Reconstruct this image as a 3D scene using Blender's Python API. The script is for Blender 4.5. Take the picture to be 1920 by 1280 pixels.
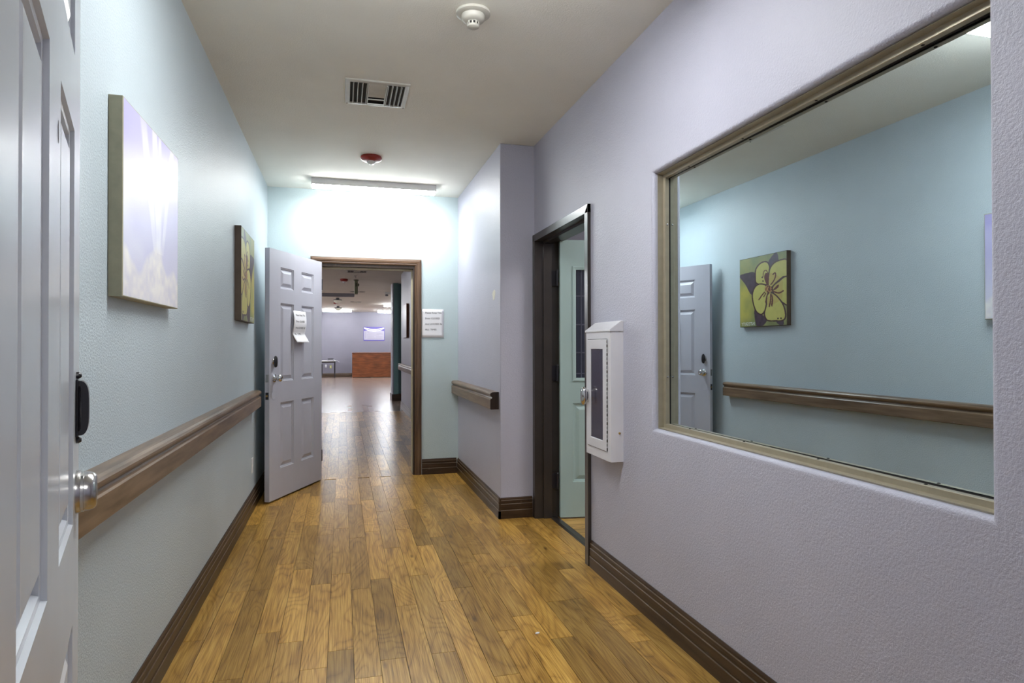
import bpy, bmesh, math, random
import numpy as np
from mathutils import Vector, Matrix

random.seed(7)
for o in list(bpy.data.objects):
    bpy.data.objects.remove(o, do_unlink=True)
SC = bpy.context.scene
COL = SC.collection
R = math.radians

# ------------------------------------------------------------------ camera
CAM_F, CAM_YAW, CAM_PIT, CAM_ROL, CAM_H = 1194.13, 14.934, 0.477, -0.078, 1.2505
cd = bpy.data.cameras.new('camera'); cam = bpy.data.objects.new('camera', cd); COL.objects.link(cam)
cd.sensor_width = 36.0; cd.sensor_fit = 'HORIZONTAL'; cd.lens = CAM_F / 1920 * 36
cd.clip_start = 0.02; cd.clip_end = 100
_y, _p, _r = R(CAM_YAW), R(CAM_PIT), R(CAM_ROL)
Fv = Vector((math.sin(_y)*math.cos(_p), math.cos(_y)*math.cos(_p), math.sin(_p)))
Rv = Vector((math.cos(_y), -math.sin(_y), 0)); Uv = Rv.cross(Fv)
R2 = Rv*math.cos(_r) + Uv*math.sin(_r); U2 = Uv*math.cos(_r) - Rv*math.sin(_r)
cam.matrix_world = Matrix(((R2.x, U2.x, -Fv.x, 0), (R2.y, U2.y, -Fv.y, 0), (R2.z, U2.z, -Fv.z, CAM_H), (0, 0, 0, 1)))
SC.camera = cam

# ------------------------------------------------------------------ world, exposure
w = bpy.data.worlds.new('world'); SC.world = w; w.use_nodes = True
w.node_tree.nodes['Background'].inputs[0].default_value = (0.6, 0.65, 0.7, 1)
w.node_tree.nodes['Background'].inputs[1].default_value = 0.05
vs = SC.view_settings
vs.view_transform = 'Standard'; vs.look = 'None'; vs.gamma = 1.0; vs.use_curve_mapping = False
vs.exposure = 1.5
HALL_LAMP = 31.0       # radiance of the hall's wraparound lamps
FAR_LAMP = 33.0
ROOM_LAMP = 26.0

# ------------------------------------------------------------------ plan (metres)
XL, XR, XB = -0.669, 1.376, 1.1155       # left wall, right wall, face of the projecting wall
YE, YB, YN = 6.276, 4.514, 0.44          # end wall, return of the projecting wall, doorway wall
ZC = 2.74
WT = 0.16                                # right wall thickness
XRB = XR + WT

# ------------------------------------------------------------------ mesh helpers
class MB:
    def __init__(s): s.v = []; s.f = []
    def add(s, vs_, fs):
        b = len(s.v); s.v += [tuple(q) for q in vs_]; s.f += [tuple(i+b for i in f) for f in fs]; return s
    def box(s, x0, x1, y0, y1, z0, z1):
        return s.add([(x0,y0,z0),(x1,y0,z0),(x1,y1,z0),(x0,y1,z0),(x0,y0,z1),(x1,y0,z1),(x1,y1,z1),(x0,y1,z1)],
                     [(0,3,2,1),(4,5,6,7),(0,1,5,4),(1,2,6,5),(2,3,7,6),(3,0,4,7)])
    def quad(s, a, b, c, d): return s.add([a,b,c,d], [(0,1,2,3)])
    def prism(s, pts, a, b):
        """closed profile: pts are 3D points on one end; a,b offset vectors of the two ends"""
        n = len(pts); A = [tuple(Vector(p)+Vector(a)) for p in pts]; B = [tuple(Vector(p)+Vector(b)) for p in pts]
        return s.add(A+B, [tuple(range(n-1,-1,-1)), tuple(range(n,2*n))] + [(i,(i+1)%n,n+(i+1)%n,n+i) for i in range(n)])
    def loops(s, L, closed_ring=True, cap0=False, cap1=False):
        n = len(L[0]); b = len(s.v)
        for l in L: s.v += [tuple(q) for q in l]
        m = n if closed_ring else n-1
        for k in range(len(L)-1):
            for i in range(m):
                j = (i+1) % n
                s.f.append((b+k*n+i, b+k*n+j, b+(k+1)*n+j, b+(k+1)*n+i))
        if cap0: s.f.append(tuple(b+i for i in range(n-1,-1,-1)))
        if cap1: s.f.append(tuple(b+(len(L)-1)*n+i for i in range(n)))
        return s
    def lathe(s, prof, c=(0,0,0), axis='z', n=24, cap=True):
        """prof: (radius, height along axis)"""
        L = []
        for r, h in prof:
            ring = []
            for i in range(n):
                t = 2*math.pi*i/n; a, b_ = r*math.cos(t), r*math.sin(t)
                q = {'z':(a,b_,h), 'y':(a,h,b_), 'x':(h,a,b_)}[axis]
                ring.append((c[0]+q[0], c[1]+q[1], c[2]+q[2]))
            L.append(ring)
        return s.loops(L, cap0=cap, cap1=cap)
    def tube(s, path, r, n=10):
        P = [Vector(q) for q in path]; L = []; up = None
        for i, q in enumerate(P):
            d = (P[min(i+1,len(P)-1)]-P[max(i-1,0)]).normalized()
            if up is None:
                up = Vector((0,0,1)) if abs(d.z) < .9 else Vector((1,0,0))
            x = d.cross(up).normalized(); up = x.cross(d).normalized()
            rr = r[i] if isinstance(r, (list,tuple)) else r
            L.append([tuple(q+x*rr*math.cos(2*math.pi*k/n)+up*rr*math.sin(2*math.pi*k/n)) for k in range(n)])
        return s.loops(L, cap0=True, cap1=True)
    def mesh(s, name, smooth=None):
        me = bpy.data.meshes.new(name); me.from_pydata(s.v, [], s.f)
        bm = bmesh.new(); bm.from_mesh(me); bmesh.ops.recalc_face_normals(bm, faces=bm.faces); bm.to_mesh(me); bm.free()
        if smooth:
            me.shade_smooth(); me.set_sharp_from_angle(angle=R(smooth))
        return me

def tag(o, label=None, cat=None, group=None, kind=None):
    if label: o['label'] = label
    if cat: o['category'] = cat
    if group: o['group'] = group
    if kind: o['kind'] = kind
    return o
def obj(name, mb, mat, parent=None, smooth=None, bevel=None, loc=None, seg=2):
    me = mb if isinstance(mb, bpy.types.Mesh) else mb.mesh(name, smooth)
    if mat and not me.materials: me.materials.append(mat)
    o = bpy.data.objects.new(name, me); COL.objects.link(o)
    if parent: o.parent = parent
    if loc: o.location = loc
    if bevel:
        m = o.modifiers.new('bevel', 'BEVEL'); m.width = bevel; m.segments = seg; m.limit_method = 'ANGLE'; m.angle_limit = R(40)
        m.harden_normals = False
    return o
def empty(name, loc=(0,0,0), rz=0):
    o = bpy.data.objects.new(name, None); COL.objects.link(o); o.location = loc; o.rotation_euler = (0,0,rz)
    o.empty_display_size = .1
    return o
def struct(name, mb, mat, label, cat, parent=None, **k):
    o = obj(name, mb, mat, parent, **k)
    return tag(o, label, cat, kind='structure')
def text_mesh(body, size, align='LEFT', spacing=1.0):
    cu = bpy.data.curves.new('lettering', 'FONT'); cu.body = body; cu.size = size; cu.align_x = align; cu.space_line = spacing
    cu.resolution_u = 2
    o = bpy.data.objects.new('lettering_tmp', cu); COL.objects.link(o)
    bpy.context.view_layer.update()
    me = bpy.data.meshes.new_from_object(o); bpy.data.objects.remove(o, do_unlink=True)
    V = [tuple(v.co) for v in me.vertices]; F = [tuple(q.vertices) for q in me.polygons]
    return V, F

# ------------------------------------------------------------------ materials
def srgb(r, g, b):
    f = lambda c: (c/255/12.92 if c/255 <= .04045 else ((c/255+.055)/1.055)**2.4)
    return (f(r), f(g), f(b), 1)
def new_mat(name):
    m = bpy.data.materials.new(name); m.use_nodes = True
    return m, m.node_tree.nodes, m.node_tree.links, m.node_tree.nodes['Principled BSDF']
def plain(name, col, rough=.5, metal=0, spec=.5, var=.0, scale=20, bump=0, bscale=200, coat=0):
    m, N, L, P = new_mat(name)
    P.inputs['Base Color'].default_value = col; P.inputs['Roughness'].default_value = rough
    P.inputs['Metallic'].default_value = metal; P.inputs['Specular IOR Level'].default_value = spec
    if coat: P.inputs['Coat Weight'].default_value = coat; P.inputs['Coat Roughness'].default_value = .1
    tc = N.new('ShaderNodeTexCoord')
    nz = N.new('ShaderNodeTexNoise'); nz.inputs['Scale'].default_value = scale; nz.inputs['Detail'].default_value = 4
    L.new(tc.outputs['Object'], nz.inputs['Vector'])
    mx = N.new('ShaderNodeMix'); mx.data_type = 'RGBA'; mx.blend_type = 'MULTIPLY'
    mx.inputs[0].default_value = 1
    cr = N.new('ShaderNodeMapRange'); cr.inputs[1].default_value = .3; cr.inputs[2].default_value = .7
    cr.inputs[3].default_value = 1-var; cr.inputs[4].default_value = 1
    L.new(nz.outputs[0], cr.inputs[0])
    mx.inputs[6].default_value = col; L.new(cr.outputs[0], mx.inputs[7]); L.new(mx.outputs[2], P.inputs['Base Color'])
    if bump:
        n2 = N.new('ShaderNodeTexNoise'); n2.inputs['Scale'].default_value = bscale; n2.inputs['Detail'].default_value = 3
        L.new(tc.outputs['Object'], n2.inputs['Vector'])
        b = N.new('ShaderNodeBump'); b.inputs['Strength'].default_value = bump; b.inputs['Distance'].default_value = .003
        L.new(n2.outputs[0], b.inputs['Height']); L.new(b.outputs[0], P.inputs['Normal'])
    return m
def paint_wall(name, col, rough=.36, bump=.35, spec=.5):
    """semi-gloss paint on orange-peel plaster, with faint scuffs"""
    m, N, L, P = new_mat(name)
    P.inputs['Roughness'].default_value = rough; P.inputs['Specular IOR Level'].default_value = spec
    g = N.new('ShaderNodeNewGeometry')
    n1 = N.new('ShaderNodeTexNoise'); n1.inputs['Scale'].default_value = 145; n1.inputs['Detail'].default_value = 3; n1.inputs['Roughness'].default_value = .55
    n3 = N.new('ShaderNodeTexNoise'); n3.inputs['Scale'].default_value = 2.2; n3.inputs['Detail'].default_value = 5
    L.new(g.outputs['Position'], n1.inputs['Vector']); L.new(g.outputs['Position'], n3.inputs['Vector'])
    b = N.new('ShaderNodeBump'); b.inputs['Strength'].default_value = bump; b.inputs['Distance'].default_value = .004
    L.new(n1.outputs[0], b.inputs['Height']); L.new(b.outputs[0], P.inputs['Normal'])
    mr = N.new('ShaderNodeMapRange'); mr.inputs[1].default_value = .3; mr.inputs[2].default_value = .7; mr.inputs[3].default_value = .94; mr.inputs[4].default_value = 1.0
    L.new(n3.outputs[0], mr.inputs[0])
    mx = N.new('ShaderNodeMix'); mx.data_type = 'RGBA'; mx.blend_type = 'MULTIPLY'; mx.inputs[0].default_value = 1
    mx.inputs[6].default_value = col; L.new(mr.outputs[0], mx.inputs[7]); L.new(mx.outputs[2], P.inputs['Base Color'])
    return m
def wood(name, dark, light, rough=.4, along='y', fine=240, spec=.5, scuff=0, bump=.1):
    """stained timber: streaks along one axis"""
    m, N, L, P = new_mat(name)
    P.inputs['Roughness'].default_value = rough; P.inputs['Specular IOR Level'].default_value = spec
    g = N.new('ShaderNodeTexCoord'); mp = N.new('ShaderNodeMapping')
    s = {'x':(3,fine*.25,fine*.25), 'y':(fine*.25,3,fine*.25), 'z':(fine*.25,fine*.25,3)}[along]
    mp.inputs['Scale'].default_value = s
    L.new(g.outputs['Object'], mp.inputs[0])
    n = N.new('ShaderNodeTexNoise'); n.inputs['Scale'].default_value = 1; n.inputs['Detail'].default_value = 5; n.inputs['Distortion'].default_value = .4
    L.new(mp.outputs[0], n.inputs['Vector'])
    r = N.new('ShaderNodeValToRGB'); r.color_ramp.elements[0].position = .3; r.color_ramp.elements[1].position = .72
    r.color_ramp.elements[0].color = dark; r.color_ramp.elements[1].color = light
    L.new(n.outputs[0], r.inputs[0])
    last = r.outputs[0]
    if scuff:
        n2 = N.new('ShaderNodeTexNoise'); n2.inputs['Scale'].default_value = 14; n2.inputs['Detail'].default_value = 6; n2.inputs['Roughness'].default_value = .7
        L.new(g.outputs['Object'], n2.inputs['Vector'])
        mr = N.new('ShaderNodeMapRange'); mr.inputs[1].default_value = .64; mr.inputs[2].default_value = .72; mr.inputs[4].default_value = scuff
        L.new(n2.outputs[0], mr.inputs[0])
        mx = N.new('ShaderNodeMix'); mx.data_type = 'RGBA'; L.new(mr.outputs[0], mx.inputs[0]); L.new(last, mx.inputs[6])
        mx.inputs[7].default_value = (.28,.22,.16,1); last = mx.outputs[2]
    L.new(last, P.inputs['Base Color'])
    if bump:
        b = N.new('ShaderNodeBump'); b.inputs['Strength'].default_value = bump; b.inputs['Distance'].default_value = .002
        L.new(n.outputs[0], b.inputs['Height']); L.new(b.outputs[0], P.inputs['Normal'])
    return m
def plank_mat(name, tint=(1,1,1)):
    """one vinyl oak plank; object-random offset and tone, plank runs along local y"""
    m, N, L, P = new_mat(name)
    P.inputs['Roughness'].default_value = .28; P.inputs['Specular IOR Level'].default_value = .35
    tc = N.new('ShaderNodeTexCoord'); oi = N.new('ShaderNodeObjectInfo')
    mul = N.new('ShaderNodeMath'); mul.operation = 'MULTIPLY'; mul.inputs[1].default_value = 57.3; L.new(oi.outputs['Random'], mul.inputs[0])
    cx = N.new('ShaderNodeCombineXYZ'); L.new(mul.outputs[0], cx.inputs[2]); L.new(mul.outputs[0], cx.inputs[1])
    ad = N.new('ShaderNodeVectorMath'); ad.operation = 'ADD'; L.new(tc.outputs['Object'], ad.inputs[0]); L.new(cx.outputs[0], ad.inputs[1])
    def mapped(sx, sy):
        mp = N.new('ShaderNodeMapping'); mp.inputs['Scale'].default_value = (sx, sy, 1); L.new(ad.outputs[0], mp.inputs[0]); return mp.outputs[0]
    # growth rings: sine of a stretched noise
    n1 = N.new('ShaderNodeTexNoise'); n1.inputs['Scale'].default_value = 1; n1.inputs['Detail'].default_value = 1.5; n1.inputs['Distortion'].default_value = .5
    L.new(mapped(6, 1.0), n1.inputs['Vector'])
    mu = N.new('ShaderNodeMath'); mu.operation = 'MULTIPLY'; mu.inputs[1].default_value = 58; L.new(n1.outputs[0], mu.inputs[0])
    si = N.new('ShaderNodeMath'); si.operation = 'SINE'; L.new(mu.outputs[0], si.inputs[0])
    ab = N.new('ShaderNodeMath'); ab.operation = 'ABSOLUTE'; L.new(si.outputs[0], ab.inputs[0])
    rings = N.new('ShaderNodeMath'); rings.operation = 'POWER'; rings.inputs[1].default_value = .55; L.new(ab.outputs[0], rings.inputs[0])
    n2 = N.new('ShaderNodeTexNoise'); n2.inputs['Scale'].default_value = 1; n2.inputs['Detail'].default_value = 4; L.new(mapped(210, 5), n2.inputs['Vector'])
    n3 = N.new('ShaderNodeTexNoise'); n3.inputs['Scale'].default_value = 1; n3.inputs['Detail'].default_value = 2; L.new(mapped(13, 2.5), n3.inputs['Vector'])
    mixf = N.new('ShaderNodeMath'); mixf.operation = 'MULTIPLY'; L.new(rings.outputs[0], mixf.inputs[0]); mixf.inputs[1].default_value = .15
    m2 = N.new('ShaderNodeMath'); m2.operation = 'MULTIPLY_ADD'; L.new(n2.outputs[0], m2.inputs[0]); m2.inputs[1].default_value = .72; L.new(mixf.outputs[0], m2.inputs[2])
    m3 = N.new('ShaderNodeMath'); m3.operation = 'MULTIPLY_ADD'; L.new(n3.outputs[0], m3.inputs[0]); m3.inputs[1].default_value = .36; L.new(m2.outputs[0], m3.inputs[2])
    r = N.new('ShaderNodeValToRGB'); e = r.color_ramp.elements
    c = lambda a, b, d: tuple(q*t for q, t in zip(srgb(a,b,d)[:3], tint)) + (1,)
    e[0].position = .36; e[0].color = c(96, 66, 28); e[1].position = .92; e[1].color = c(222, 190, 124)
    k = e.new(.58); k.color = c(166, 126, 64); k = e.new(.74); k.color = c(200, 160, 92)
    L.new(m3.outputs[0], r.inputs[0])
    # tone per plank
    wn = N.new('ShaderNodeTexWhiteNoise'); wn.noise_dimensions = '1D'; L.new(mul.outputs[0], wn.inputs['W'])
    mr = N.new('ShaderNodeMapRange'); mr.inputs[3].default_value = .60; mr.inputs[4].default_value = 1.2; L.new(wn.outputs['Value'], mr.inputs[0])
    mx = N.new('ShaderNodeMix'); mx.data_type = 'RGBA'; mx.blend_type = 'MULTIPLY'; mx.inputs[0].default_value = 1
    L.new(r.outputs[0], mx.inputs[6]); L.new(mr.outputs[0], mx.inputs[7])
    # sparse knots
    vo = N.new('ShaderNodeTexVoronoi'); vo.inputs['Scale'].default_value = 1; L.new(mapped(9, 3.2), vo.inputs['Vector'])
    sp = N.new('ShaderNodeSeparateColor'); L.new(vo.outputs['Color'], sp.inputs[0])
    th = N.new('ShaderNodeMath'); th.operation = 'GREATER_THAN'; th.inputs[1].default_value = .62; L.new(sp.outputs[0], th.inputs[0])
    kn = N.new('ShaderNodeMapRange'); kn.inputs[1].default_value = .03; kn.inputs[2].default_value = .13; kn.inputs[3].default_value = .8; kn.inputs[4].default_value = 0; L.new(vo.outputs['Distance'], kn.inputs[0])
    km = N.new('ShaderNodeMath'); km.operation = 'MULTIPLY'; L.new(th.outputs[0], km.inputs[0]); L.new(kn.outputs[0], km.inputs[1])
    mk = N.new('ShaderNodeMix'); mk.data_type = 'RGBA'; L.new(km.outputs[0], mk.inputs[0]); L.new(mx.outputs[2], mk.inputs[6]); mk.inputs[7].default_value = srgb(74,48,24)
    L.new(mk.outputs[2], P.inputs['Base Color'])
    # waviness of the sheet floor
    g = N.new('ShaderNodeNewGeometry'); n4 = N.new('ShaderNodeTexNoise'); n4.inputs['Scale'].default_value = 5; L.new(g.outputs['Position'], n4.inputs['Vector'])
    b = N.new('ShaderNodeBump'); b.inputs['Strength'].default_value = .12; b.inputs['Distance'].default_value = .006; L.new(n4.outputs[0], b.inputs['Height'])
    b2 = N.new('ShaderNodeBump'); b2.inputs['Strength'].default_value = .025; b2.inputs['Distance'].default_value = .001; L.new(n2.outputs[0], b2.inputs['Height'])
    L.new(b.outputs[0], b2.inputs['Normal']); L.new(b2.outputs[0], P.inputs['Normal'])
    return m
def far_floor_mat(name):
    m, N, L, P = new_mat(name)
    P.inputs['Roughness'].default_value = .24
    g = N.new('ShaderNodeNewGeometry'); mp = N.new('ShaderNodeMapping'); mp.inputs['Rotation'].default_value = (0,0,R(90))
    L.new(g.outputs['Position'], mp.inputs[0])
    br = N.new('ShaderNodeTexBrick'); br.inputs['Scale'].default_value = 1; br.inputs['Brick Width'].default_value = .914; br.inputs['Row Height'].default_value = .1022
    br.inputs['Mortar Size'].default_value = .0012; br.inputs['Color1'].default_value = srgb(152,132,119); br.inputs['Color2'].default_value = srgb(126,107,95); br.inputs['Mortar'].default_value = srgb(70,46,26)
    L.new(mp.outputs[0], br.inputs['Vector']); L.new(br.outputs[0], P.inputs['Base Color'])
    n4 = N.new('ShaderNodeTexNoise'); n4.inputs['Scale'].default_value = 5; L.new(g.outputs['Position'], n4.inputs['Vector'])
    b = N.new('ShaderNodeBump'); b.inputs['Strength'].default_value = .12; b.inputs['Distance'].default_value = .006; L.new(n4.outputs[0], b.inputs['Height']); L.new(b.outputs[0], P.inputs['Normal'])
    return m
def emis(name, col, strength):
    m, N, L, P = new_mat(name)
    P.inputs['Base Color'].default_value = (.85,.85,.85,1); P.inputs['Emission Color'].default_value = col; P.inputs['Emission Strength'].default_value = strength
    return m
def vcol_mat(name, rough=.35, bump=.25):
    m, N, L, P = new_mat(name)
    a = N.new('ShaderNodeVertexColor'); a.layer_name = 'Col'; L.new(a.outputs[0], P.inputs['Base Color'])
    P.inputs['Roughness'].default_value = rough
    tc = N.new('ShaderNodeTexCoord'); n = N.new('ShaderNodeTexNoise'); n.inputs['Scale'].default_value = 260; L.new(tc.outputs['Object'], n.inputs['Vector'])
    b = N.new('ShaderNodeBump'); b.inputs['Strength'].default_value = bump; b.inputs['Distance'].default_value = .001; L.new(n.outputs[0], b.inputs['Height']); L.new(b.outputs[0], P.inputs['Normal'])
    return m

TEAL = paint_wall('teal_paint', srgb(190,203,210), rough=.43, spec=.6, bump=.65)
TEAL2 = paint_wall('teal_paint_end', srgb(199,216,219), rough=.5, spec=.35, bump=.6)
LAV = paint_wall('lavender_paint', srgb(186,186,201), rough=.42, spec=.5, bump=.65)
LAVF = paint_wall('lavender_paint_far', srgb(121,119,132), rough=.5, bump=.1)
TEALF = paint_wall('dark_teal_paint', srgb(118,156,158), rough=.5, bump=.1)
CEIL = paint_wall('ceiling_paint', srgb(240,238,228), rough=.8, bump=.4)
DOORP = plain('door_paint', srgb(186,187,198), .3, var=.05, scale=6)
DOORN = plain('near_door_paint', srgb(212,217,224), .2, var=.06, scale=4)
MINT = plain('mint_door_paint', srgb(170,193,190), .4, var=.05, scale=5)
BASE = wood('baseboard_wood', srgb(42,29,19), srgb(74,54,37), .35, 'y', 200, scuff=.5)
BASEX = wood('baseboard_wood_cross', srgb(42,29,19), srgb(74,54,37), .35, 'x', 200, scuff=.4)
RAIL = wood('handrail_wood', srgb(90,73,57), srgb(138,115,92), .33, 'y', 160, scuff=.5)
CASE = wood('casing_wood', srgb(74,54,40), srgb(118,92,70), .38, 'z', 200)
CASEX = wood('casing_wood_cross', srgb(74,54,40), srgb(118,92,70), .38, 'x', 200)
DARKM = plain('dark_bronze_frame', srgb(58,52,48), .28, var=.25, scale=8)
CREAM = plain('cream_weatherstrip', srgb(190,180,150), .5, var=.1)
ALU = plain('champagne_aluminium', srgb(172,163,142), .35, .35, var=.1, scale=30)
STEEL = plain('brushed_steel', srgb(190,188,186), .25, 1, var=.1, scale=40)
CHROME = plain('chrome', srgb(215,215,215), .12, 1)
BLACK = plain('black_plastic', srgb(34,32,38), .3, var=.1)
BRASS = plain('brass', srgb(180,150,90), .3, 1)
WHITEP = plain('white_plastic', srgb(228,228,228), .35, var=.03)
WHITEM = plain('white_enamel', srgb(218,217,222), .3, var=.04, scale=10)
VENTM = plain('vent_enamel', srgb(205,203,196), .4, var=.08)
VDARK = plain('vent_void', srgb(40,36,34), .8)
REDP = plain('red_plastic', srgb(150,42,34), .3, var=.1)
PAPER = plain('paper', srgb(235,235,238), .7, var=.03, scale=12)
INK = plain('ink', srgb(30,28,34), .7)
CANVAS = plain('canvas_edge_olive', srgb(178,174,148), .6, var=.15, scale=30)
CANVASB = plain('canvas_edge_brown', srgb(92,78,66), .6, var=.35, scale=8)
PICT = vcol_mat('painted_canvas', rough=.40)
SUB = plain('floor_underlay', srgb(58,38,22), .7)
PLANK = plank_mat('oak_plank', (.88, .83, .62))
PLANKR = plank_mat('oak_plank_room', (1.1, 1.12, 1.05))
FARF = far_floor_mat('far_floor')
MIRROR = plain('mirror_glass', (.70, .80, .84, 1), .0, 1, var=.0)
GLASSD = plain('dark_glass', srgb(40,44,58), .06, 0, .8)
SMOKED = plain('smoked_acrylic', srgb(66,62,78), .12, 0, .6)
COUNTER = wood('counter_veneer', srgb(96,52,28), srgb(150,88,50), .35, 'x', 80)
HALL_E2 = emis('end_lamp_diffuser', (.985, 1, 1.0, 1), HALL_LAMP*.88)
HALL_E = emis('hall_lamp_diffuser', (.985, 1, 1.0, 1), HALL_LAMP)
FAR_E = emis('far_lamp_diffuser', (.95, .98, 1.03, 1), FAR_LAMP)
ROOM_E = emis('room_lamp_diffuser', (1, .98, .95, 1), ROOM_LAMP)
OLIVE = plain('olive_metal', srgb(120,124,96), .5, var=.2)
GREYM = plain('grey_housing', srgb(128,126,134), .5)
BOWL = plain('frosted_bowl', srgb(240,240,225), .3)
CLEAR = plain('clear_lens', srgb(225,228,228), .08, 0, .8)
POSTW = plain('poster_sheet', srgb(158,154,170), .4)
POSTB = plain('poster_violet', srgb(86,78,150), .4)
YELL = plain('yellow_tag', srgb(190,190,90), .5)
CHIP = plain('bare_plaster', srgb(222,218,205), .8)

# ================================================================== the setting
# ---- floor: underlay, then planks one by one
FY0, FY1 = YN, 12.6
floor = struct('floor', MB().box(XL-.14, XRB, -2.4, FY1, -.08, -.004).box(-4.4, XL-.14, YE, FY1, -.08, -.004), SUB,
               'oak-look vinyl plank floor running down the hall and through the end doorway', 'floor')
PW, PL = .1022, .914
_pm = {}
def plank_mesh(wd, ln):
    k = (round(wd,3), round(ln,3))
    if k not in _pm:
        g = .0009; b = .0003; x, y = wd/2-g, ln/2-g; h = .004
        mb = MB()
        mb.loops([[(-x,-y,-h),(x,-y,-h),(x,y,-h),(-x,y,-h)], [(-x,-y,-b),(x,-y,-b),(x,y,-b),(-x,y,-b)],
                  [(-x+b,-y+b,0),(x-b,-y+b,0),(x-b,y-b,0),(-x+b,y-b,0)]], cap0=True, cap1=True)
        me = mb.mesh('plank'); me.materials.append(PLANK); _pm[k] = me
    return _pm[k]
def lay(x0, x1, y0, y1, seed, parent):
    rnd = random.Random(seed); n = 0; x = x0
    while x < x1-.012:
        wd = min(PW, x1-x)
        y = y0 - rnd.choice([.06,.2,.32,.45,.58,.7,.82])
        while y < y1-.02:
            a, b = max(y, y0), min(y+PL, y1)
            if b-a > .03:
                me = plank_mesh(wd, b-a)
                o = bpy.data.objects.new('plank', me); COL.objects.link(o); o.parent = parent
                o.location = (x+wd/2, (a+b)/2, 0); n += 1
            y += PL
        x += PW
    return n
lay(XL, XR, YN, YE-.0, 3, floor)
lay(-.55, 1.17, YE+.0, FY1, 5, floor)
lay(XR, 1.478, 3.456, 4.444, 8, floor)
fl2 = struct('floor', MB().box(-4.4, 4.6, FY1, 28.2, -.08, 0), FARF, 'glossy plank floor of the large room beyond the end doorway', 'floor')
struct('floor', MB().box(-4.4, -.55, YE+.13, FY1, -.004, 0), FARF, 'plank floor at the side of the corridor beyond the end doorway', 'floor')
struct('floor', MB().box(-1.3, 1.7, -2.4, YN, -.004, 0), FARF, 'plank floor of the lobby behind the open near door', 'floor')
# side room floor, planks laid across
rf = struct('floor', MB().box(XRB, 4.2, 2.0, 6.2, -.08, -.004), SUB, 'pale plank floor of the side room behind the mint door', 'floor')
rnd = random.Random(11)
yy = 2.9
while yy < 4.9:
    xx = XRB - rnd.random()*.8
    while xx < 3.3:
        a, b = max(xx, XRB), xx+PL
        if b-a > .05:
            me = plank_mesh(PW, b-a).copy(); me.materials.clear(); me.materials.append(PLANKR)
            o = bpy.data.objects.new('plank', me); COL.objects.link(o); o.parent = rf; o.location = ((a+b)/2, yy+PW/2, 0); o.rotation_euler = (0,0,R(90))
        xx += PL
    yy += PW
obj('threshold', MB().prism([(1.47,0,0),(1.49,0,.005),(1.525,0,.005),(1.536,0,0)], (0,3.455,0), (0,4.445,0)), DARKM, rf)

# ---- ceiling
struct('ceiling', MB().box(-4.4, 4.6, -2.4, 28.2, ZC, ZC+.08), CEIL, 'off-white textured ceiling over the hall', 'ceiling')

# ---- walls
wl = struct('wall_left', MB().box(XL-.14, XL, YN, YE, -.004, ZC), TEAL, 'pale teal semi-gloss wall with two canvases and a handrail', 'wall')
# right wall with mirror recess and door opening
OY0, OY1, OZ0, OZ1, BR = 1.085, 2.650, .875, 2.045, .018
DY0, DY1, DZ = 3.425, 4.475, 2.045
mb = MB()
ys = [YN, OY0-BR, OY1+BR, DY0, DY1, YB]; zs = [-.004, OZ0-BR, DZ, OZ1+BR, ZC]
def cell(i, z0, z1, x, flip=False):
    mb.quad((x,ys[i],z0),(x,ys[i+1],z0),(x,ys[i+1],z1),(x,ys[i],z1))
cell(0, -.004, ZC, XR); cell(1, -.004, OZ0-BR, XR); cell(1, OZ1+BR, ZC, XR); cell(2, -.004, ZC, XR); cell(3, DZ, ZC, XR); cell(4, -.004, ZC, XR)
for i in range(5):
    cell(i, DZ if i == 3 else -.004, ZC, XRB)
rect = lambda s, x: [(x,OY0-s,OZ0-s),(x,OY1+s,OZ0-s),(x,OY1+s,OZ1+s),(x,OY0-s,OZ1+s)]
L = [rect(BR*(1-math.sin(t)), XR+BR*(1-math.cos(t))) for t in [math.pi/2*k/6 for k in range(7)]]
mb.loops(L + [rect(0, XR+.1)]); mb.quad(*rect(0, XR+.1))
mb.quad((XR,DY0,-.004),(XRB,DY0,-.004),(XRB,DY0,DZ),(XR,DY0,DZ)); mb.quad((XR,DY1,-.004),(XRB,DY1,-.004),(XRB,DY1,DZ),(XR,DY1,DZ))
mb.quad((XR,DY0,DZ),(XRB,DY0,DZ),(XRB,DY1,DZ),(XR,DY1,DZ))
mb.quad((XR,YN,-.004),(XRB,YN,-.004),(XRB,YN,ZC),(XR,YN,ZC)); mb.quad((XR,YB,-.004),(XRB,YB,-.004),(XRB,YB,ZC),(XR,YB,ZC))
mb.quad((XR,YN,ZC),(XRB,YN,ZC),(XRB,YB,ZC),(XR,YB,ZC))
wr = struct('wall_right', mb, LAV, 'lavender semi-gloss wall with the rounded mirror recess and metal door frame', 'wall', smooth=30)
# projecting wall beyond the side door
wb = struct('wall_projecting', MB().box(XB, XRB, YB, YE, -.004, ZC), LAV, 'projecting lavender wall between the side door and the end wall', 'wall', bevel=.006)
cp = MB(); ring = []
for k in range(14):
    t = 2*math.pi*k/14; ring.append((0, .046*math.cos(t)*(1+.25*math.sin(3*t)), .043*math.sin(t)*(1+.15*math.cos(2*t+1))))
cp.loops([[(XB+.001, 4.716+q[1], 1.644+q[2]) for q in ring], [(XB-.0012, 4.716+q[1]*.93, 1.644+q[2]*.93) for q in ring]], cap1=True)
o = obj('paint_chip', cp, CHIP, wb); o['label'] = 'cream patch where the paint has chipped away'
# end wall with doorway
EX0, EX1, EZ = -.225, .69, 2.045
we = struct('wall_end', MB().box(XL, EX0, YE, YE+.13, -.004, ZC).box(EX1, XRB, YE, YE+.13, -.004, ZC).box(EX0, EX1, YE, YE+.13, EZ, ZC), TEAL2,
            'pale aqua end wall lit by the ceiling lamp, with the far doorway', 'wall')
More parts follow.
